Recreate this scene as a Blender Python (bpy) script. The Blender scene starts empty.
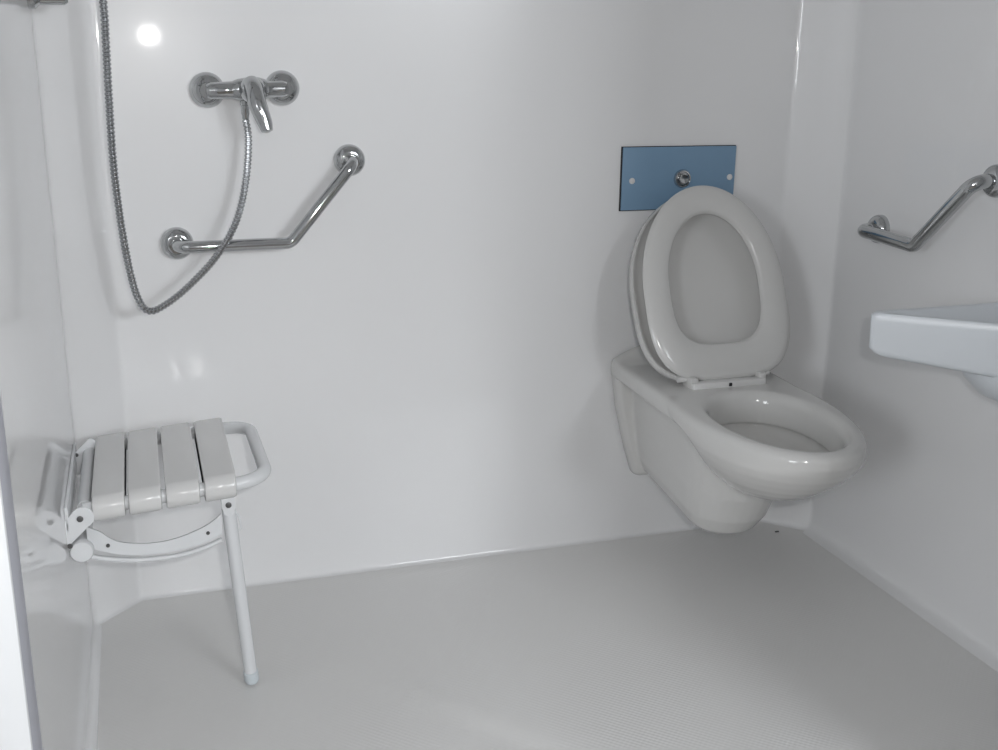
import bpy, bmesh, math
from mathutils import Vector, Matrix
C = bpy.context.scene.collection
PI = math.pi
# ---------------------------------------------------------------- camera (measured from the photograph)
F, PITCH, YAW, ROLL = 1111.13, .2815, .3142, .0118
CAM = Vector((.1625, -2.4218, 1.2))
W = 1.786          # right wall
CH = .10           # corner chamfers
TOPZ = 2.12
fw = Vector((math.sin(YAW)*math.cos(PITCH), math.cos(YAW)*math.cos(PITCH), -math.sin(PITCH)))
r0 = Vector((math.cos(YAW), -math.sin(YAW), 0)); u0 = r0.cross(fw)
rt = r0*math.cos(ROLL) + u0*math.sin(ROLL); up = -r0*math.sin(ROLL) + u0*math.cos(ROLL)
def ray(u, v): return fw + rt*((u-499)/F) - up*((v-375)/F)
def aty(u, v, y): d = ray(u, v); return CAM + d*((y-CAM.y)/d.y)
def atx(u, v, x): d = ray(u, v); return CAM + d*((x-CAM.x)/d.x)
def atz(u, v, z): d = ray(u, v); return CAM + d*((z-CAM.z)/d.z)
cd = bpy.data.cameras.new('camera'); cam = bpy.data.objects.new('camera', cd); C.objects.link(cam)
cd.sensor_width = 36; cd.lens = F/998*36; cd.clip_start = .01
M4 = Matrix((rt, up, -fw)).transposed().to_4x4(); M4.translation = CAM
cam.matrix_world = M4
bpy.context.scene.camera = cam

# ---------------------------------------------------------------- materials
def mat(name, col, rough=.3, metal=0, spec=.5, bump=None, coat=0, var=0):
    m = bpy.data.materials.new(name); m.use_nodes = True
    n = m.node_tree.nodes; l = m.node_tree.links; b = n['Principled BSDF']
    b.inputs['Base Color'].default_value = (*col, 1); b.inputs['Roughness'].default_value = rough
    b.inputs['Metallic'].default_value = metal; b.inputs['Specular IOR Level'].default_value = spec
    b.inputs['Coat Weight'].default_value = coat; b.inputs['Coat Roughness'].default_value = .035
    tc = n.new('ShaderNodeTexCoord')
    if var:
        no = n.new('ShaderNodeTexNoise'); no.inputs['Scale'].default_value = 3; no.inputs['Detail'].default_value = 4
        l.new(tc.outputs['Object'], no.inputs['Vector'])
        mx = n.new('ShaderNodeMix'); mx.data_type = 'RGBA'
        mx.inputs['A'].default_value = (*col, 1); mx.inputs['B'].default_value = (*[c*(1-var) for c in col], 1)
        l.new(no.outputs['Fac'], mx.inputs['Factor']); l.new(mx.outputs['Result'], b.inputs['Base Color'])
    last = None
    for (kind, sc, strength, dist) in (bump or []):
        t = n.new('ShaderNodeTexNoise') if kind == 'noise' else n.new('ShaderNodeTexVoronoi')
        if kind == 'noise': t.inputs['Detail'].default_value = 2
        mp = n.new('ShaderNodeMapping'); l.new(tc.outputs['Object'], mp.inputs['Vector'])
        mp.inputs['Scale'].default_value = sc if isinstance(sc, tuple) else (sc, sc, sc)
        t.inputs['Scale'].default_value = 1
        l.new(mp.outputs['Vector'], t.inputs['Vector'])
        bp = n.new('ShaderNodeBump'); bp.inputs['Strength'].default_value = strength; bp.inputs['Distance'].default_value = dist
        l.new(t.outputs['Fac' if kind == 'noise' else 'Distance'], bp.inputs['Height'])
        if last: l.new(last.outputs['Normal'], bp.inputs['Normal'])
        last = bp
    if last: l.new(last.outputs['Normal'], b.inputs['Normal'])
    return m
gel = mat('white_gelcoat', (.80, .803, .81), .26, var=.02, spec=.2, coat=.75, bump=[('noise', (1.6, 1.6, .7), .07, .02), ('noise', 30, .03, .001)])
gelf = mat('white_gelcoat_floor', (.74, .735, .725), .3, var=.04, coat=.3)
gelf.node_tree.nodes['Principled BSDF'].inputs['Coat Roughness'].default_value = .09
# anti-slip floor: fine embossed square grid
def floor_grid(m):
    n = m.node_tree.nodes; l = m.node_tree.links
    tc = n.new('ShaderNodeTexCoord'); sx = n.new('ShaderNodeSeparateXYZ'); l.new(tc.outputs['Object'], sx.inputs[0])
    outs = []
    for ax in 'XY':
        a = n.new('ShaderNodeMath'); a.operation = 'MULTIPLY'; a.inputs[1].default_value = 2*PI/.012; l.new(sx.outputs[ax], a.inputs[0])
        s = n.new('ShaderNodeMath'); s.operation = 'SINE'; l.new(a.outputs[0], s.inputs[0]); outs.append(s)
    p = n.new('ShaderNodeMath'); p.operation = 'MULTIPLY'; l.new(outs[0].outputs[0], p.inputs[0]); l.new(outs[1].outputs[0], p.inputs[1])
    no = n.new('ShaderNodeTexNoise'); no.inputs['Scale'].default_value = 60; l.new(tc.outputs['Object'], no.inputs['Vector'])
    ad = n.new('ShaderNodeMath'); ad.operation = 'ADD'; l.new(p.outputs[0], ad.inputs[0]); l.new(no.outputs['Fac'], ad.inputs[1])
    bp = n.new('ShaderNodeBump'); bp.inputs['Strength'].default_value = .22; bp.inputs['Distance'].default_value = .0008
    l.new(ad.outputs[0], bp.inputs['Height']); l.new(bp.outputs['Normal'], n['Principled BSDF'].inputs['Normal']); l.new(bp.outputs['Normal'], n['Principled BSDF'].inputs['Coat Normal'])
floor_grid(gelf)
ceramic = mat('glazed_ceramic', (.63, .628, .618), .1, spec=.5, var=.02)
seatpl = mat('white_duroplast', (.62, .618, .608), .16, var=.02)
chrome = mat('chrome', (.50, .51, .515), .06, 1)
chromed = mat('chrome_hose', (.42, .43, .44), .14, 1)
bluep = mat('blue_panel', (.20, .33, .475), .42, spec=.4, bump=[('noise', 300, .25, .0005)], var=.12)
black = mat('black_edge', (.012, .013, .016), .5)
screw = mat('dark_screw', (.12, .12, .12), .4, .6)
plast = mat('white_plastic', (.68, .68, .675), .22, var=.02, bump=[('noise', (30, 30, 30), .06, .001)])
enamel = mat('white_enamel_tube', (.72, .735, .75), .25, var=.02)
basin = mat('white_acrylic', (.72, .76, .80), .3, var=.02)
jambm = mat('white_frame_paint', (.86, .88, .9), .4, var=.02)
jambs = mat('lilac_grey_side', (.50, .51, .57), .5, var=.04)
doorm = mat('pale_door_paint', (.6, .62, .68), .5, var=.03)
outer = mat('outer_room_paint', (.6, .6, .6), .7, var=.05)
outfl = mat('outer_room_floor', (.25, .22, .19), .5, var=.2)
rubber = mat('pale_rubber', (.62, .67, .70), .5, var=.03)

# ---------------------------------------------------------------- helpers
def link(name, me, m, parent=None):
    o = bpy.data.objects.new(name, me); C.objects.link(o); me.materials.append(m)
    if parent: o.parent = parent
    return o
def world_of(o):
    p = Vector((0, 0, 0))
    while o is not None: p += o.location; o = o.parent
    return p
def obj(name, bm, m, parent=None, smooth=35, loc=None):
    bmesh.ops.recalc_face_normals(bm, faces=bm.faces[:])
    me = bpy.data.meshes.new(name)
    origin = Vector((0, 0, 0))
    if parent is not None: origin = world_of(parent)
    elif loc is not None: origin = Vector(loc)
    bmesh.ops.translate(bm, verts=bm.verts[:], vec=-origin)
    bm.to_mesh(me); bm.free()
    for p in me.polygons: p.use_smooth = smooth > 0
    if smooth: me.set_sharp_from_angle(angle=math.radians(smooth))
    o = link(name, me, m, parent)
    if parent is None: o.location = origin
    return o
def thing(name, label, cat, loc, group=None):
    o = bpy.data.objects.new(name, None); C.objects.link(o); o.location = loc; o.empty_display_size = .05
    o['label'] = label; o['category'] = cat
    if group: o['group'] = group
    return o
def tag(o, label, cat): o['label'] = label; o['category'] = cat; return o
def struct(name, bm, m, smooth=35):
    o = obj(name, bm, m, None, smooth); o['kind'] = 'structure'; return o
def box(bm, a, b, bev=0, seg=2):
    t = bmesh.new(); bmesh.ops.create_cube(t, size=1)
    a = Vector(a); b = Vector(b)
    for v in t.verts: v.co = Vector([(a[i]+b[i])/2 + v.co[i]*(b[i]-a[i]) for i in range(3)])
    if bev: bmesh.ops.bevel(t, geom=t.edges[:], offset=bev, segments=seg, affect='EDGES', profile=.5)
    merge(bm, t); return bm
def merge(bm, t):
    me = bpy.data.meshes.new('tmp'); t.to_mesh(me); t.free(); bm.from_mesh(me); bpy.data.meshes.remove(me)
def frame(d):
    d = d.normalized(); a = Vector((0, 0, 1)) if abs(d.z) < .9 else Vector((1, 0, 0))
    x = a.cross(d).normalized(); return x, d.cross(x)
def loft(bm, rings, cap=True, closed=False):
    vs = [[bm.verts.new(p) for p in r] for r in rings]; n = len(rings[0])
    rng = range(len(vs)) if closed else range(len(vs)-1)
    for i in rng:
        a = vs[i]; b = vs[(i+1) % len(vs)]
        for j in range(n): bm.faces.new((a[j], a[(j+1) % n], b[(j+1) % n], b[j]))
    if cap and not closed:
        bm.faces.new(vs[0][::-1]); bm.faces.new(vs[-1])
    return bm
def tube(bm, pts, r, n=16, closed=False, cap=True):
    pts = [Vector(p) for p in pts]; rr = r if isinstance(r, (list, tuple)) else [r]*len(pts)
    N = len(pts); X = None; rings = []
    for i, p in enumerate(pts):
        if closed: d = pts[(i+1) % N]-pts[i-1]
        else: d = (pts[min(i+1, N-1)]-pts[max(i-1, 0)])
        d.normalize()
        if X is None: X, Y = frame(d)
        else: X = (X-d*X.dot(d)).normalized(); Y = d.cross(X)
        rings.append([p+X*math.cos(2*PI*k/n)*rr[i]+Y*math.sin(2*PI*k/n)*rr[i] for k in range(n)])
    return loft(bm, rings, cap, closed)
def fillet(pts, rad, seg=8):
    pts = [Vector(p) for p in pts]; out = [pts[0]]
    for i in range(1, len(pts)-1):
        a = (pts[i-1]-pts[i]).normalized(); b = (pts[i+1]-pts[i]).normalized()
        th = math.acos(max(-1, min(1, a.dot(b))))/2; t = rad/math.tan(th)
        p0 = pts[i]+a*t; p1 = pts[i]+b*t; c = pts[i]+(a+b).normalized()*(rad/math.sin(th))
        for k in range(seg+1):
            s = k/seg; q = (p0-c).normalized().slerp((p1-c).normalized(), s)*rad
            out.append(c+q)
    out.append(pts[-1]); return out
def lathe(bm, prof, origin, axis, n=32):
    """prof: list of (distance along axis, radius)"""
    o = Vector(origin); d = Vector(axis).normalized(); X, Y = frame(d)
    rings = [[o+d*h+X*math.cos(2*PI*k/n)*max(r, 1e-5)+Y*math.sin(2*PI*k/n)*max(r, 1e-5) for k in range(n)] for h, r in prof]
    return loft(bm, rings, True)
def catmull(pts, seg=10):
    pts = [Vector(p) for p in pts]; P = [pts[0]*2-pts[1]]+pts+[pts[-1]*2-pts[-2]]; out = []
    for i in range(1, len(P)-2):
        a, b, c, d = P[i-1:i+3]
        for k in range(seg):
            t = k/seg
            out.append(.5*((2*b)+(c-a)*t+(2*a-5*b+4*c-d)*t*t+(3*b-a-3*c+d)*t**3))
    out.append(pts[-1]); return out
def prism(bm, outline, vec, bev=0):
    """outline: 3-D planar points, extruded by vec"""
    t = bmesh.new(); vec = Vector(vec)
    loft(t, [[Vector(p) for p in outline], [Vector(p)+vec for p in outline]])
    if bev:
        bmesh.ops.bevel(t, geom=[e for e in t.edges if e.calc_face_angle(0) > .6], offset=bev, segments=2, affect='EDGES', profile=.5)
    merge(bm, t); return bm

# ---------------------------------------------------------------- the cubicle shell
FY = -1.22   # cubicle front
bm = bmesh.new()
# floor tray with a shallow diagonal fall line between shower area and dry area
dA = atz(215, 630, 0); dB = atz(545, 743, 0)
nx, ny = 90, 64
x0, x1, y0, y1 = 0, W, FY-.02, 0
dl = (dB-dA).normalized(); dn = Vector((-dl.y, dl.x, 0))
grid = []
for j in range(ny+1):
    row = []
    for i in range(nx+1):
        x = x0+(x1-x0)*i/nx; y = y0+(y1-y0)*j/ny
        s = (Vector((x, y, 0))-dA).dot(dn); t = (Vector((x, y, 0))-dA).dot(dl)
        # raised side is towards the toilet (positive s)
        fade = max(0, min(1, (t+.05)/.25))
        k = max(0, min(1, (s+.02)/.04)); k = k*k*(3-2*k)
        z = -.007*fade*(1-k)*1
        row.append(bm.verts.new((x, y, z)))
    grid.append(row)
for j in range(ny):
    for i in range(nx):
        bm.faces.new((grid[j][i], grid[j][i+1], grid[j+1][i+1], grid[j+1][i]))
floor = struct('floor', bm, gelf, 60)
bm = bmesh.new(); box(bm, (-2.2, -5.0, -.06), (3.4, FY-.021, -.012)); struct('floor_outside', bm, outfl)

def wall_path():
    """plan of the shell with rounded corners: left wall, chamfer, back, chamfer, right"""
    pts = [(0, FY, 0), (0, -CH, 0), (CH, 0, 0), (W-CH, 0, 0), (W, -CH, 0), (W, -1.6, 0)]
    f = fillet([Vector(p) for p in pts], .022, 5)
    def near(a, b): return a+(b-a).normalized()*.012   # short flat strips keep the big faces flat-shaded
    out = [f[0], near(f[1], f[0])]+f[1:7]
    for i in (6, 12, 18): out += [near(f[i], f[i+1]), near(f[i+1], f[i])]+f[i+1:i+7]
    return out+[near(f[24], f[25]), f[25]]
def sweep(path, prof):
    """prof: (inset, z) ; inset moves towards the room"""
    b = bmesh.new(); rows = []
    for i, p in enumerate(path):
        d = (path[min(i+1, len(path)-1)]-path[max(i-1, 0)]).normalized()
        nrm = Vector((d.y, -d.x, 0))
        rows.append([b.verts.new((p.x+nrm.x*q, p.y+nrm.y*q, z)) for q, z in prof])
    for i in range(len(rows)-1):
        for j in range(len(prof)-1): b.faces.new((rows[i][j], rows[i+1][j], rows[i+1][j+1], rows[i][j+1]))
    return b
path = wall_path()

# indices: each fillet gives 6 points after the first
def cove(c): return [(-.03, TOPZ), (-.03, -.03), (c, -.03), (c*.9, .0005), (c*.5, .14*c), (c*.17, .42*c), (.03*c, .9*c), (0, 1.8*c), (0, 1.8*c+.012), (0, TOPZ-.01), (0, TOPZ), (-.03, TOPZ)]
# indices: each fillet gives 6 points after the first
left = path[0:5]; back = path[4:29]; right = path[28:]
# subdivide long spans for shading
struct('wall_left', sweep(left, cove(.02)), gel)
struct('wall_back', sweep(back, cove(.010)), gel)
struct('wall_right', sweep(right, cove(.03)), gel)
bm = bmesh.new(); box(bm, (-.03, FY, TOPZ), (W+.03, .03, TOPZ+.03)); struct('ceiling', bm, gel)

# unseen front wall beside the doorway, width set to shade the cubicle's right; its head
bm = bmesh.new(); box(bm, (1.40, FY-.05, 0), (W-.001, FY, TOPZ)); struct('unseen_wall_front', bm, gel)
bm = bmesh.new(); box(bm, (.02, FY-.05, 1.98), (1.40, FY, TOPZ)); struct('wall_front_head', bm, gel)

# door frame beside the camera
jx = .008
bm = bmesh.new(); box(bm, (-.034, FY-.055, -.012), (jx, FY-.045, 2.05), .003); struct('trim_1', bm, jambm)
bm = bmesh.new(); box(bm, (-.034, FY-.045, -.012), (jx, FY+.03, 2.05), .002); struct('trim_2', bm, jambs)  # side of the door jamb, greyer than its front face
bm = bmesh.new(); box(bm, (-.9, FY-.03, -.012), (-.034, FY+.02, 2.05), .002); struct('wall_outside', bm, doorm)

# room the camera stands in: plain painted walls, a window behind
bm = bmesh.new(); box(bm, (-2.2, -5.0, 2.4), (3.4, FY-.03, 2.45)); struct('ceiling_outside', bm, outer)
bm = bmesh.new(); box(bm, (-2.25, -5.0, -.06), (-2.2, -4.1, 2.4)); box(bm, (-2.25, -3.1, -.06), (-2.2, FY-.03, 2.4))
box(bm, (-2.25, -4.1, -.06), (-2.2, -3.1, 1.0)); box(bm, (-2.25, -4.1, 2.0), (-2.2, -3.1, 2.4)); struct('wall_outside_left', bm, outer)  # the opening is made up, it lets the added fill lamp through
bm = bmesh.new(); box(bm, (3.4, -5.0, -.06), (3.45, FY-.03, 2.4)); struct('wall_outside_right', bm, outer)
bm = bmesh.new(); box(bm, (W+.05, FY-.05, -.06), (3.4, FY-.02, 2.4)); box(bm, (-2.2, FY-.05, -.012), (-.9, FY-.02, 2.4))
box(bm, (-.9, FY-.05, 2.05), (W+.05, FY-.051+.02, 2.4)); struct('wall_outside_front', bm, outer)
wx0, wx1, wz0, wz1 = 1.6, 3.1, 1.62, 2.36
bm = bmesh.new()
box(bm, (-2.2, -5.05, -.06), (wx0, -5.0, 2.4)); box(bm, (wx1, -5.05, -.06), (3.4, -5.0, 2.4))
box(bm, (wx0, -5.05, -.06), (wx1, -5.0, wz0)); box(bm, (wx0, -5.05, wz1), (wx1, -5.0, 2.4)); struct('wall_outside_rear', bm, outer)
bm = bmesh.new()
for a, b in (((wx0, wz0), (wx1, wz0+.05)), ((wx0, wz1-.05), (wx1, wz1)), ((wx0, wz0+.05), (wx0+.05, wz1-.05)), ((wx1-.05, wz0+.05), (wx1, wz1-.05)), (((wx0+wx1)/2-.025, wz0+.05), ((wx0+wx1)/2+.025, wz1-.05))):
    box(bm, (a[0], -5.04, a[1]), (b[0], -5.0, b[1]), .003)
struct('window_1', bm, jambm)

# ---------------------------------------------------------------- grab bars
def dome_prof(R, h): return [(0, R)]+[(h*.25+h*.75*math.sin(t*PI/2/8), .45*R+R*.55*math.cos(t*PI/2/8)) for t in range(0, 9)]+[(h, .0)]
def grab_bar(label, A, B, bend, out, r=.0125, R=.034, so=.062):
    """A, B: flange centres on the wall; bend: the elbow in the bar's plane; out: wall normal"""
    out = Vector(out); t = thing('grab_bar', label, 'grab bar', A)
    p = fillet([A, A+out*so, bend, B+out*so, B], .026, 8)
    obj('bar', tube(bmesh.new(), p, r, 20), chrome, t)
    for q in (A, B):
        obj('flange', lathe(bmesh.new(), dome_prof(R, .024), q, out), chrome, t)
    return t
so = .062
A = aty(177, 243, 0); A.y = 0; B = aty(349, 160, 0); B.y = 0
bend = aty(291, 243, -so)
grab_bar('angled chrome grab bar on the back wall below the shower mixer', A, B, bend, (0, -1, 0))
A2 = atx(881, 229, W); B2 = atx(999, 181, W)
bend2 = atx(914, 246, W-.058)
grab_bar('angled chrome grab bar on the right wall above the washbasin', A2, B2, bend2, (-1, 0, 0), so=.058, r=.0148, R=.033)

# ---------------------------------------------------------------- shower mixer
m1 = aty(207, 90, 0); m2 = aty(282, 88, 0); mc = aty(253, 90, -.075)
t = thing('shower_mixer', 'chrome single lever shower mixer on the back wall', 'mixer tap', (m1+m2)/2)
yb = -.05
for q in (m1, m2):
    obj('flange', lathe(bmesh.new(), [(0, .036), (.004, .036), (.012, .034), (.020, .028), (.026, .02), (.028, .017), (.045, .0165)], q, (0, -1, 0)), chrome, t)
l = Vector((m1.x+.004, yb, m1.z)); r = Vector((m2.x-.004, yb, m2.z)); c = Vector((mc.x, yb, (l.z+r.z)/2))
bm = bmesh.new()
def at(s): return l.lerp(r, s)
pts = [at(s) for s in (-.06, -.055, 0, .28, .30, .33, .38, .5, .66, .74, .78, .80, 1.0, 1.055, 1.06)]
rr = [.008, .013, .0165, .0175, .0175, .0195, .022, .0245, .0245, .021, .0185, .0165, .0165, .013, .008]
tube(bm, pts, rr, 28)
lathe(bm, [(-.002, .026), (.02, .027), (.034, .0265), (.042, .022), (.046, .012), (.047, 0)], c+Vector((0, .004, 0)), (0, -1, 0))
obj('body', bm, chrome, t)
h0 = c+Vector((0, -.040, .002)); h3 = aty(268, 133, -.125)
pl = catmull([h0+Vector((-.004, .02, .012)), h0+Vector((0, 0, 0)), h0.lerp(h3, .35)+Vector((-.004, -.008, .004)), h0.lerp(h3, .75)+Vector((0, -.002, .001)), h3], 6)
n = len(pl); rl = [.018*(1-i/(n-1))+.0105*(i/(n-1)) + .004*math.sin(PI*i/(n-1)) for i in range(n)]
rl[-1] = .004; pl[-1] = pl[-2]+(pl[-2]-pl[-3])*.8; rl[0] = .008
obj('lever', tube(bmesh.new(), pl, rl, 24), chrome, t)
ho = Vector((aty(245, 105, yb).x, yb, c.z-.018))
obj('hose_outlet', lathe(bmesh.new(), [(0, .010), (.012, .010), (.013, .0085), (.030, .0085), (.032, .0075), (.040, .007)], ho, (0, 0, -1), 20), chrome, t)

# ---------------------------------------------------------------- shower hose, rail, handset
hp = [(ho.x, yb, ho.z-.041)]
for u, v, y in ((248.5, 140, -.055), (246, 180, -.065), (236, 222, -.08), (216, 257, -.09), (191, 284, -.10), (168, 303, -.11), (149, 311, -.12), (137, 296, -.125), (127, 258, -.13), (119, 210, -.135), (113, 160, -.14), (109, 100, -.145), (106, 45, -.15), (103, 0, -.155)):
    hp.append(aty(u, v, y))
hp += [hp[-1]+Vector((-.006, -.004, .10)), hp[-1]+Vector((-.012, -.01, .24)), hp[-1]+Vector((-.018, -.016, .42))]
cp = catmull(hp, 40)
# resample evenly so that every ring is 4 mm long
L = [0]
for i in range(1, len(cp)): L.append(L[-1]+(cp[i]-cp[i-1]).length)
def sample(s):
    import bisect
    k = min(len(L)-2, max(0, bisect.bisect(L, s)-1)); f = (s-L[k])/(L[k+1]-L[k]+1e-9); return cp[k].lerp(cp[k+1], f)
pitch = .0078; pts = []; rr = []
s = 0
while s < L[-1]:
    for q, rad in ((0, .0060), (.22, .0076), (.6, .0076), (.82, .0060)):
        pts.append(sample(s+q*pitch)); rr.append(rad)
    s += pitch
tag(obj('shower_hose', tube(bmesh.new(), pts, rr, 12), chromed, None, 25, loc=hp[0]), 'long looping ribbed metal shower hose hanging from the mixer', 'shower hose')
hend = cp[-1]

# rail on the chamfer/left wall: lower mount just shows at the top of the frame
mp_ = aty(62, -2, -.17)
t = thing('shower_rail', 'chrome shower rail end at the top left corner of the wall', 'shower rail', (0, -.17, mp_.z))
obj('wall_mount', lathe(bmesh.new(), [(.0, .02), (.012, .02), (.02, .013), (mp_.x+.004, .012), (mp_.x+.01, .008)], (0, -.17, mp_.z), (1, 0, 0), 24), chrome, t)
obj('wall_mount', lathe(bmesh.new(), [(.0, .02), (.012, .02), (.02, .013), (mp_.x+.004, .012), (mp_.x+.01, .008)], (0, -.17, mp_.z+.6), (1, 0, 0), 24), chrome, t)
obj('pole', tube(bmesh.new(), [(mp_.x-.005, -.17, mp_.z+.0), (mp_.x-.005, -.17, mp_.z+.62)], .009, 20), chrome, t)
hs = thing('hand_shower', 'chrome hand shower on the wall rail above the hose', 'shower head', hend)
hd = Vector((.1, -.12, .9)).normalized()
obj('handle', tube(bmesh.new(), [hend, hend+hd*.04, hend+hd*.12, hend+hd*.17], [.009, .012, .013, .016], 20), chrome, hs)
obj('spray_head', lathe(bmesh.new(), [(-.02, .012), (-.012, .03), (0, .04), (.01, .042), (.014, .038), (.014, 0)], hend+hd*.19, (.5, -.7, -.5)), chrome, hs)

# ---------------------------------------------------------------- flush plate
pa = aty(623.5, 147.5, -.008); pb = Vector((aty(736.5, 148, -.008).x, 0, aty(622.5, 210.5, -.008).z))
t = thing('flush_plate', 'blue rectangular flush plate with a round chrome button above the toilet', 'flush plate', (pa.x, 0, pb.z))
bm = bmesh.new(); box(bm, (pa.x-.0022, -.0045, pb.z-.002), (pb.x, .001, pa.z+.0015)); obj('backing', bm, black, t, 0)
bm = bmesh.new(); box(bm, (pa.x, -.008, pb.z), (pb.x, -.0045, pa.z), .0006); obj('plate', bm, bluep, t)
for u, v in ((632, 181), (729.5, 177)):
    p = aty(u, v, -.008); obj('fixing_cap', lathe(bmesh.new(), [(-.002, .0072), (.001, .0072), (.002, .005), (.0022, 0)], p, (0, -1, 0), 20), plast, t)
p = aty(682, 178.5, -.008)
b_ = obj('button', lathe(bmesh.new(), [(-.002, .022), (.003, .022), (.007, .0195), (.0075, .0165), (.004, .0155), (.004, .0125), (.012, .0125), (.014, .0105), (.0125, .006), (.012, 0)], p, (0, -1, 0)), chrome, t)

# ---------------------------------------------------------------- toilet
TX = 1.392; RZ = .482
def sh(y): return .04*(y+.35)
def egg(hw, yb, yf, z, n=64, pw=2.0, back=2.6, cx=None):
    """outline with half width hw; yb back, yf front (both negative y); widest 45% from the back"""
    ym = yb+(yf-yb)*.45; out = []
    for k in range(n):
        a = 2*PI*k/n; c, s = math.cos(a), math.sin(a)
        p = pw if s < 0 else back
        x = hw*math.copysign(abs(c)**(2/p), c)
        y = ym + ((ym-yf) if s < 0 else (yb-ym))*math.copysign(abs(s)**(2/p), s)
        out.append(Vector((TX+x+sh(y), y, z)))
    return out
def solid(rings):
    b = bmesh.new(); loft(b, rings); bmesh.ops.recalc_face_normals(b, faces=b.faces[:]); return b
def tmpobj(b):
    me = bpy.data.meshes.new('t'); b.to_mesh(me); b.free(); o = bpy.data.objects.new('t', me); C.objects.link(o); return o
def evalmesh(o):
    dg = bpy.context.evaluated_depsgraph_get(); me = bpy.data.meshes.new_from_object(o.evaluated_get(dg)); return me
parts = []
# bowl
rings = []
for z, hw, yb, yf in ((RZ, .164, -.16, -.740), (RZ-.003, .171, -.15, -.749), (RZ-.012, .177, -.18, -.755), (RZ-.028, .178, -.21, -.755), (RZ-.045, .173, -.31, -.744), (RZ-.065, .163, -.35, -.728), (RZ-.085, .150, -.365, -.707), (RZ-.105, .135, -.375, -.682), (RZ-.125, .116, -.38, -.652), (RZ-.145, .094, -.385, -.615), (RZ-.160, .070, -.39, -.578), (RZ-.170, .040, -.40, -.53)):
    rings.append(egg(hw, yb, yf, z))
parts.append(tmpobj(solid(rings[::-1])))
# top slab between bowl and wall
def slab(z, hw, yf, r=.02):
    out = []
    for (cx_, cy_, a0) in ((hw-r, -.004-.006, 0), (-(hw-r), -.004-.006, 90), (-(hw-r), yf, 180), ((hw-r), yf, 270)):
        for k in range(6):
            a = math.radians(a0+k*18); y = cy_+(r*math.sin(a) if a0 >= 180 else .006*math.sin(a))
            out.append(Vector((TX+cx_+r*math.cos(a)+sh(y), y, z)))
    return out
parts.append(tmpobj(solid([slab(z, hw, -.40) for z, hw in ((RZ-.042, .160), (RZ-.040, .168), (RZ-.03, .172), (RZ-.012, .172), (RZ-.004, .168), (RZ, .160))])))
# back flange against the wall
def flr(z, hw, d):
    X = TX+.014
    return [Vector((X-hw, -.004, z)), Vector((X+hw, -.004, z)), Vector((X+hw, -d+.01, z)), Vector((X+hw-.01, -d, z)), Vector((X-hw+.01, -d, z)), Vector((X-hw, -d+.01, z))]
parts.append(tmpobj(solid([flr(z, hw, d) for z, hw, d in ((.178, .098, .03), (.188, .108, .04), (.26, .131, .042), (.36, .156, .042), (.44, .168, .042), (RZ-.004, .171, .042), (RZ, .166, .038))])))
# raised arched lip where the pan meets the wall
b_ = bmesh.new(); rw = []
for k in range(25):
    x = -.168+.336*k/24; h = .046*(1-(abs(x)/.17)**2.2)+.001
    X = TX+.014+x
    rw.append([Vector((X, -.004, RZ-.03)), Vector((X, -.004, RZ+h)), Vector((X, -.018, RZ+h*.9)), Vector((X, -.042, RZ+h*.35)), Vector((X, -.066, RZ+.0005)), Vector((X, -.066, RZ-.03))])
loft(b_, rw); bmesh.ops.recalc_face_normals(b_, faces=b_.faces[:]); parts.append(tmpobj(b_))
# trapway body: wall to below the bowl
def trap(z, hw, yf):
    out = []; n = 14; X = TX+.012
    out.append(Vector((X+hw, -.004, z)))
    for k in range(n+1):
        a = PI*k/n; out.append(Vector((X+hw*math.cos(a), yf+hw*1.1-hw*1.1*math.sin(a), z)))
    out.append(Vector((X-hw, -.004, z))); return out
def traps():
    R_ = []
    for (f, hw, yf) in ((0, .048, -.315), (.03, .068, -.352), (.08, .083, -.378), (.2, .097, -.408), (.4, .107, -.436), (.7, .118, -.46), (1, .124, -.46)):
        ring = trap(0, hw, yf)
        for p in ring:
            s = min(1, max(0, (-p.y)/.34))
            zl = .184+(.136-.184)*s
            p.z = zl+(.445-zl)*f
        R_.append(ring)
    return R_
parts.append(tmpobj(solid(traps())))
o = parts[0]
for q in parts[1:]:
    md = o.modifiers.new('u', 'BOOLEAN'); md.operation = 'UNION'; md.object = q; md.solver = 'EXACT'
# cavity
cut = [tmpobj(solid([egg(hw, yb, yf, z, pw=2.0, back=2.2) for z, hw, yb, yf in ((.350, .05, -.43, -.53), (.362, .080, -.38, -.60), (.38, .108, -.345, -.655), (.398, .122, -.330, -.682), (.405, .126, -.326, -.692), (.410, .124, -.328, -.690))])),
       tmpobj(solid([egg(hw, yb, yf, z, pw=2.0, back=2.2) for z, hw, yb, yf in ((.400, .112, -.342, -.682), (.44, .115, -.341, -.701), (.462, .117, -.337, -.708), (.472, .121, -.333, -.713), (.479, .128, -.326, -.721), (.49, .145, -.31, -.738))]))]
for q in cut:
    md = o.modifiers.new('d', 'BOOLEAN'); md.operation = 'DIFFERENCE'; md.object = q; md.solver = 'EXACT'
md = o.modifiers.new('r', 'REMESH'); md.mode = 'VOXEL'; md.voxel_size = .0027
md = o.modifiers.new('s', 'SMOOTH'); md.iterations = 28; md.factor = .5
me = evalmesh(o)
for q in parts+cut: bpy.data.objects.remove(q)
t = thing('toilet', 'white wall hung toilet with lid and seat raised, below the blue plate', 'toilet', (TX, 0, .1))
me.materials.clear(); me.transform(Matrix.Translation(-t.location))
for p in me.polygons: p.use_smooth = True
link('bowl', me, ceramic, t)
# water
w_ = mat('water', (.45, .47, .46), .03)
obj('water', solid([egg(.082, -.38, -.60, .362), egg(.090, -.370, -.615, .367)]), w_, t)
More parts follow.
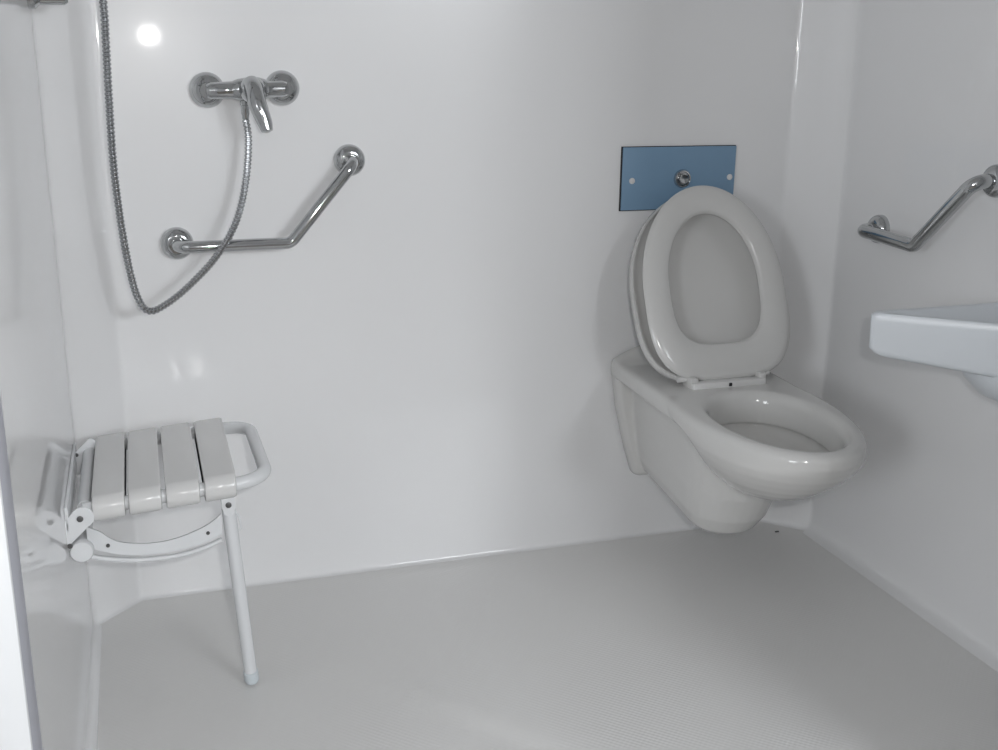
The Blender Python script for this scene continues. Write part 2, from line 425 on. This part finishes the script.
# maker's mark on the side of the top slab (unreadable at this size)
bm = bmesh.new(); box(bm, (TX-.1605, -.090, .459), (TX-.157, -.066, .4645)); obj('maker_mark', bm, screw, t)

# seat ring and lid, raised
HY, HZ = -.262, .492
TX = 1.411
def lean(o_pts, ang, hy, hz):
    """(x, d along seat, thickness) -> raised; ang from the vertical"""
    return [Vector((TX+x, hy+math.sin(ang)*d - math.cos(ang)*h, hz+math.cos(ang)*d + math.sin(ang)*h)) for x, d, h in o_pts]
def segg(hw, d0, d1, h, n=80, pw=2.0, bk=3.4):
    dm = d0+(d1-d0)*.46; out = []
    for k in range(n):
        a = 2*PI*k/n; c, s = math.cos(a), math.sin(a); p = pw if s > 0 else bk
        out.append((hw*math.copysign(abs(c)**(2/p), c), dm+((d1-dm) if s > 0 else (dm-d0))*math.copysign(abs(s)**(2/p), s), h))
    return out
RA = math.atan2(.165, .415)+.03
ringp = [(.177, .0, .450, .001), (.181, -.002, .454, .006), (.177, 0, .450, .011), (.166, .010, .439, .015), (.150, .035, .420, .017), (.121, .075, .395, .015), (.116, .080, .389, .010), (.114, .082, .387, .003), (.117, .078, .391, -.001), (.170, .006, .443, -.001)]
bm = bmesh.new()
# the top (sitting) face of the ring faces the wall when raised; the underside faces the room
loft(bm, [lean(segg(hw, d0, d1, h), RA, HY, HZ) for hw, d0, d1, h in ringp], closed=True)
obj('seat_ring', bm, seatpl, t, 50)
LA = .465
lidp = [(.02, .2, .25, -.002), (.17, .02, .415, -.002), (.184, .004, .424, .000), (.190, -.002, .430, .010), (.192, -.004, .432, .022), (.196, -.008, .436, .023), (.196, -.012, .439, .018), (.196, -.012, .439, .004), (.190, -.006, .434, -.008), (.17, .02, .415, -.014), (.02, .2, .25, -.016)]
bm = bmesh.new(); loft(bm, [lean(segg(hw, d0, d1, h), LA, HY+.030, HZ-.004) for hw, d0, d1, h in lidp])
obj('lid', bm, seatpl, t, 50)
# hinge
hg = bmesh.new(); box(hg, (TX-.100, HY-.032, RZ-.004), (TX+.086, HY-.006, RZ+.014), .004); hin = obj('hinge', hg, plast, t)
for s in (-1, 1):
    b = bmesh.new(); box(b, (TX-.006+s*.086-.010, HY-.024, RZ-.005), (TX-.006+s*.086+.010, HY+.020, RZ+.024), .004); obj('hinge_post', b, seatpl, hin).location = Vector((0, 0, 0))
    bp = obj('hinge_pin', tube(bmesh.new(), [(TX-.006+s*.094, HY+.004, RZ+.016), (TX-.006+s*.116, HY+.004, RZ+.016)], .007, 16), plast, hin)
for ch in hin.children: ch.location = -Vector(t.location)*0
b = bmesh.new(); box(b, (TX-.011, HY-.034, RZ+.002), (TX-.003, HY-.0315, RZ+.010), .0015); obj('hinge_screw', b, black, t)

# ---------------------------------------------------------------- folding shower seat
def sz(x): return .438+.075*(x-.05)        # seat rises a little to the front
YN, YF_ = -.485, -.163
t = thing('folding_shower_seat', 'white slatted fold-down shower seat on the left wall', 'shower seat', (0, (YN+YF_)/2, 0))
rr_ = .0125
pth = fillet([Vector((.030, YN, sz(.03)-.012)), Vector((.350, YN+.0, sz(.350)-.012)), Vector((.346, YF_, sz(.346)-.012)), Vector((.030, YF_, sz(.03)-.012))], .055, 10)
obj('seat_frame', tube(bmesh.new(), pth, rr_, 20), enamel, t)
obj('rear_tube', tube(bmesh.new(), [(.032, YN+.01, sz(.03)-.012), (.032, YF_-.01, sz(.03)-.012)], .013, 20), enamel, t)
def slat(xa, xb):
    """profile in y-z wraps over both side rails"""
    pr = []; R = .0235
    for k in range(13):            # near roll
        a = math.radians(250-k*160/12); pr.append((YN+R*math.cos(a), -.012+R*math.sin(a)))
    for k in range(13):
        a = math.radians(90-k*160/12); pr.append((YF_+R*math.cos(a), -.012+R*math.sin(a)))
    for k in range(7):
        a = math.radians(-70+k*150/6); pr.append((YF_+(R-.005)*math.cos(a), -.012+(R-.005)*math.sin(a)))
    for k in range(7):
        a = math.radians(100+k*150/6); pr.append((YN+(R-.005)*math.cos(a), -.012+(R-.005)*math.sin(a)))
    b = bmesh.new()
    loft(b, [[Vector((x, y, sz(x)+z)) for y, z in pr] for x in (xa, xb)])
    es = [e for e in b.edges if abs(e.verts[0].co.x-e.verts[1].co.x) < 1e-4]
    bmesh.ops.bevel(b, geom=es, offset=.0045, segments=2, affect='EDGES', profile=.5)
    return b
edges = [(91, 124), (128, 161), (165.4, 199), (203.4, 234.8)]
ys = YN
for ua, ub in edges:
    va = 520-(ua-91)*.18; vb = 520-(ub-91)*.18
    xa = atz(ua, va-18, .447).x; xb = atz(ub, vb-18, .455).x
    obj('slat', slat(xa, xb), plast, t, 40)
# wall brackets (folded sheet, in the plane of the side rails)
def plate(outl, y, th=.004):
    return prism(bmesh.new(), [aty(u, v, y) for u, v in outl], (0, th, 0), .0008)
nb = obj('wall_bracket', plate([(64, 523), (66, 549), (94, 521), (94, 514), (91, 510), (86, 507.5), (80, 507.5), (75, 510)], YN-.022), enamel, t)
fb = obj('wall_bracket', plate([(74, 454), (74, 476), (80, 474), (84, 462), (87, 453), (95, 449), (96, 442), (93, 439), (89, 438.5)], YF_-.03), enamel, t)
def bolt(name, u, v, y, r, parent):
    return obj(name, lathe(bmesh.new(), [(0, r), (.0015, r), (.0025, r*.7), (.0026, 0)], aty(u, v, y), (0, -1, 0), 16), screw, parent)
def sub(o): o.location = Vector((0, 0, 0)); return o
bolt('bolt', 80, 519, YN-.022, .0055, t); bolt('bolt', 76.5, 455, YF_-.03, .004, t)
bolt('bolt', 70, 546, YN-.022, .0045, t)
# wall plate linking the brackets
bm = bmesh.new(); box(bm, (0, YN-.022, .395), (.006, YF_, .44), .002); obj('wall_plate', bm, enamel, t)
# lower spacer tube with a round end cap
c0 = aty(82, 550, YN-.012)
obj('pivot_tube', tube(bmesh.new(), [c0+Vector((0, .0, 0)), Vector((c0.x, YF_, c0.z))], .015, 20), enamel, t)
obj('end_cap', lathe(bmesh.new(), [(-.002, .0205), (.006, .0205), (.010, .018), (.011, 0)], c0, (0, -1, 0)), enamel, t)
# curved stay: flat strap over a bent rod
sy = YN+.005
topc = [(86, 527), (100, 532), (110, 538.5), (125, 543), (150, 543.5), (175, 539), (198, 530), (212, 522), (221, 514)]
botc = [(222, 534), (212, 539), (195, 546), (175, 551), (150, 554.5), (125, 555), (105, 552), (88, 548)]
tp = catmull([Vector((a, b, 0)) for a, b in topc], 4); bp_ = catmull([Vector((a, b, 0)) for a, b in botc], 4)
obj('stay', plate([(p.x, p.y) for p in tp+bp_], sy, .004), enamel, t)
for u, v in ((108, 545.5), (208, 533)): bolt('bolt', u, v, sy, .0035, t)
rod = catmull([aty(u, v, sy+.008) for u, v in ((90, 556), (105, 558.5), (130, 560), (155, 558.5), (180, 555), (203, 548), (222, 539.5))], 6)
obj('stay_rod', tube(bmesh.new(), rod, .0045, 12), enamel, t)
rod = catmull([aty(u, v, sy+.004) for u, v in ((93, 541), (92, 535), (96, 531), (98, 536), (95, 543))], 6)
obj('spring_clip', tube(bmesh.new(), rod, .002, 8), enamel, t)
# front leg with its hinge bracket
lf = atz(252, 681, 0); lt = aty(228.5, 509, YN+.015)
bm = bmesh.new()
ax = (lf-lt).normalized()
tube(bm, [lt-ax*.004, lf-ax*.02], .0125, 24); leg = obj('leg', bm, enamel, t)
ft = lathe(bmesh.new(), [(0, .0125), (.001, .0145), (.02, .0145), (.026, .0125), (.028, .006)], lf-ax*.026, ax, 24)
obj('rubber_foot', ft, rubber, t)
hb = plate([(221, 496), (234, 494), (235.5, 507), (234, 514), (229.5, 517), (224.5, 515), (222, 508)], lt.y-.016, .034)
obj('leg_bracket', hb, enamel, t); bolt('bolt', 228.5, 505, lt.y-.016, .0055, t)
clip = catmull([aty(u, v, lt.y) for u, v in ((235, 511), (239, 517), (241, 526), (239.5, 530))], 5)
obj('leg_clip', tube(bmesh.new(), clip, .002, 8), enamel, t)

# ---------------------------------------------------------------- washbasin
BZ = .75
cA = atz(860, 311, BZ); cB = atz(998, 324, BZ)
dd = (cB-cA).normalized()
yw = cA.y
end = cB+dd*.16
base = [Vector((W-.001, yw+.004, 0)), Vector((cA.x, yw, 0)), Vector((end.x, end.y, 0)), Vector((W-.001, end.y-.03, 0))]
rnd = fillet([(base[0]+base[3])/2]+base[0:1]+base[1:3]+base[3:]+[(base[0]+base[3])/2+Vector((0, .001, 0))], .003, 3)
def poly(ins, z, rad=.012, slope=0):
    cen = Vector((W, (yw+end.y)/2, 0))
    b = [Vector((W-.001, yw+.004-ins, 0)), Vector((cA.x+ins*1.6, yw-ins, 0)), Vector((end.x+ins, end.y+ins*.3, 0)), Vector((W-.001, end.y-.03+ins, 0))]
    loop = [b[0]]+fillet([b[0], b[1], b[2], b[3]], rad, 8)[1:-1]+[b[3]]
    out = []
    for p in loop:
        s = max(0, min(1, (p.x-cA.x)/.25))
        out.append(Vector((p.x, p.y, z-slope*s)))
    return out
t = thing('washbasin', 'white moulded washbasin fixed to the right wall below the grab bar', 'washbasin', (W, (yw+end.y)/2, BZ-.2))
bm = bmesh.new()
rings = [poly(.045, BZ-.020, .01), poly(.030, BZ-.014, .01), poly(.022, BZ-.003), poly(.012, BZ), poly(.004, BZ-.001), poly(.0, BZ-.006), poly(.0, BZ-.02), poly(.001, BZ-.065, slope=.038), poly(.006, BZ-.074, slope=.038), poly(.014, BZ-.077, slope=.038), poly(.05, BZ-.078, slope=.036)]
rings = [poly(.075, BZ-.06, .01), poly(.055, BZ-.03, .01)]+rings
loft(bm, rings)
obj('rim', bm, basin, t, 50)
# bowl underneath
bm = bmesh.new(); cb = Vector((W-.09, (yw+end.y)/2+.02, 0)); rings = []
for z, rx, ry in ((BZ-.065, .10, .13), (BZ-.10, .097, .125), (BZ-.13, .08, .105), (BZ-.155, .055, .075), (BZ-.165, .03, .04)):
    rings.append([Vector((min(W-.001, cb.x+rx*math.cos(2*PI*k/40)), cb.y+ry*math.sin(2*PI*k/40), z)) for k in range(40)])
loft(bm, rings); obj('underside_bowl', bm, basin, t, 50)

# ---------------------------------------------------------------- small things
p = atz(777, 532, .0)
bm = bmesh.new(); box(bm, (p.x-.006, p.y-.003, .0), (p.x+.005, p.y+.002, .003), .001)
tag(obj('debris_chip', bm, screw, None, 35, loc=p), 'tiny dark chip lying on the floor right of the toilet foot', 'debris')

# ---------------------------------------------------------------- light
def area(name, loc, target, sx, sy, power, col):
    ld = bpy.data.lights.new(name, 'AREA'); ld.shape = 'RECTANGLE'; ld.size = sx; ld.size_y = sy; ld.energy = power; ld.color = col
    o = bpy.data.objects.new(name, ld); C.objects.link(o); o.location = loc
    o.rotation_euler = (Vector(target)-Vector(loc)).to_track_quat('-Z', 'Y').to_euler(); return o
area('daylight_and_fill', ((wx0+wx1)/2, -5.06, (wz0+wz1)/2), ((wx0+wx1)/2, 0, (wz0+wz1)/2), wx1-wx0, wz1-wz0, 95, (.94, .97, 1))
area('daylight_and_fill', (-2.23, -3.6, 1.5), (0, -3.6, 1.5), 1.0, 1.0, 40, (.94, .97, 1))  # added fill lamp in an invented left opening, lifts the right side
# the camera's own flash, a little above and right of the lens
fl = CAM + r0*.085 + Vector((0, 0, .06)) + fw*.02
ld = bpy.data.lights.new('camera_flash', 'AREA'); ld.shape = 'RECTANGLE'; ld.size = .03; ld.size_y = .02; ld.energy = 8.5; ld.color = (1, .985, .97)
o = bpy.data.objects.new('camera_flash', ld); C.objects.link(o); o.location = fl; o.rotation_euler = (fw+Vector((-.25, 0, .1))).to_track_quat('-Z', 'Y').to_euler()
wd = bpy.data.worlds.new('world'); bpy.context.scene.world = wd; wd.use_nodes = True
wd.node_tree.nodes['Background'].inputs[0].default_value = (.75, .85, 1, 1); wd.node_tree.nodes['Background'].inputs[1].default_value = .6
S = bpy.context.scene
S.view_settings.view_transform = 'Standard'; S.view_settings.look = 'None'; S.view_settings.gamma = 1; S.view_settings.exposure = .03
S.cycles.use_denoising = True; S.cycles.blur_glossy = .2
bpy.context.view_layer.update()
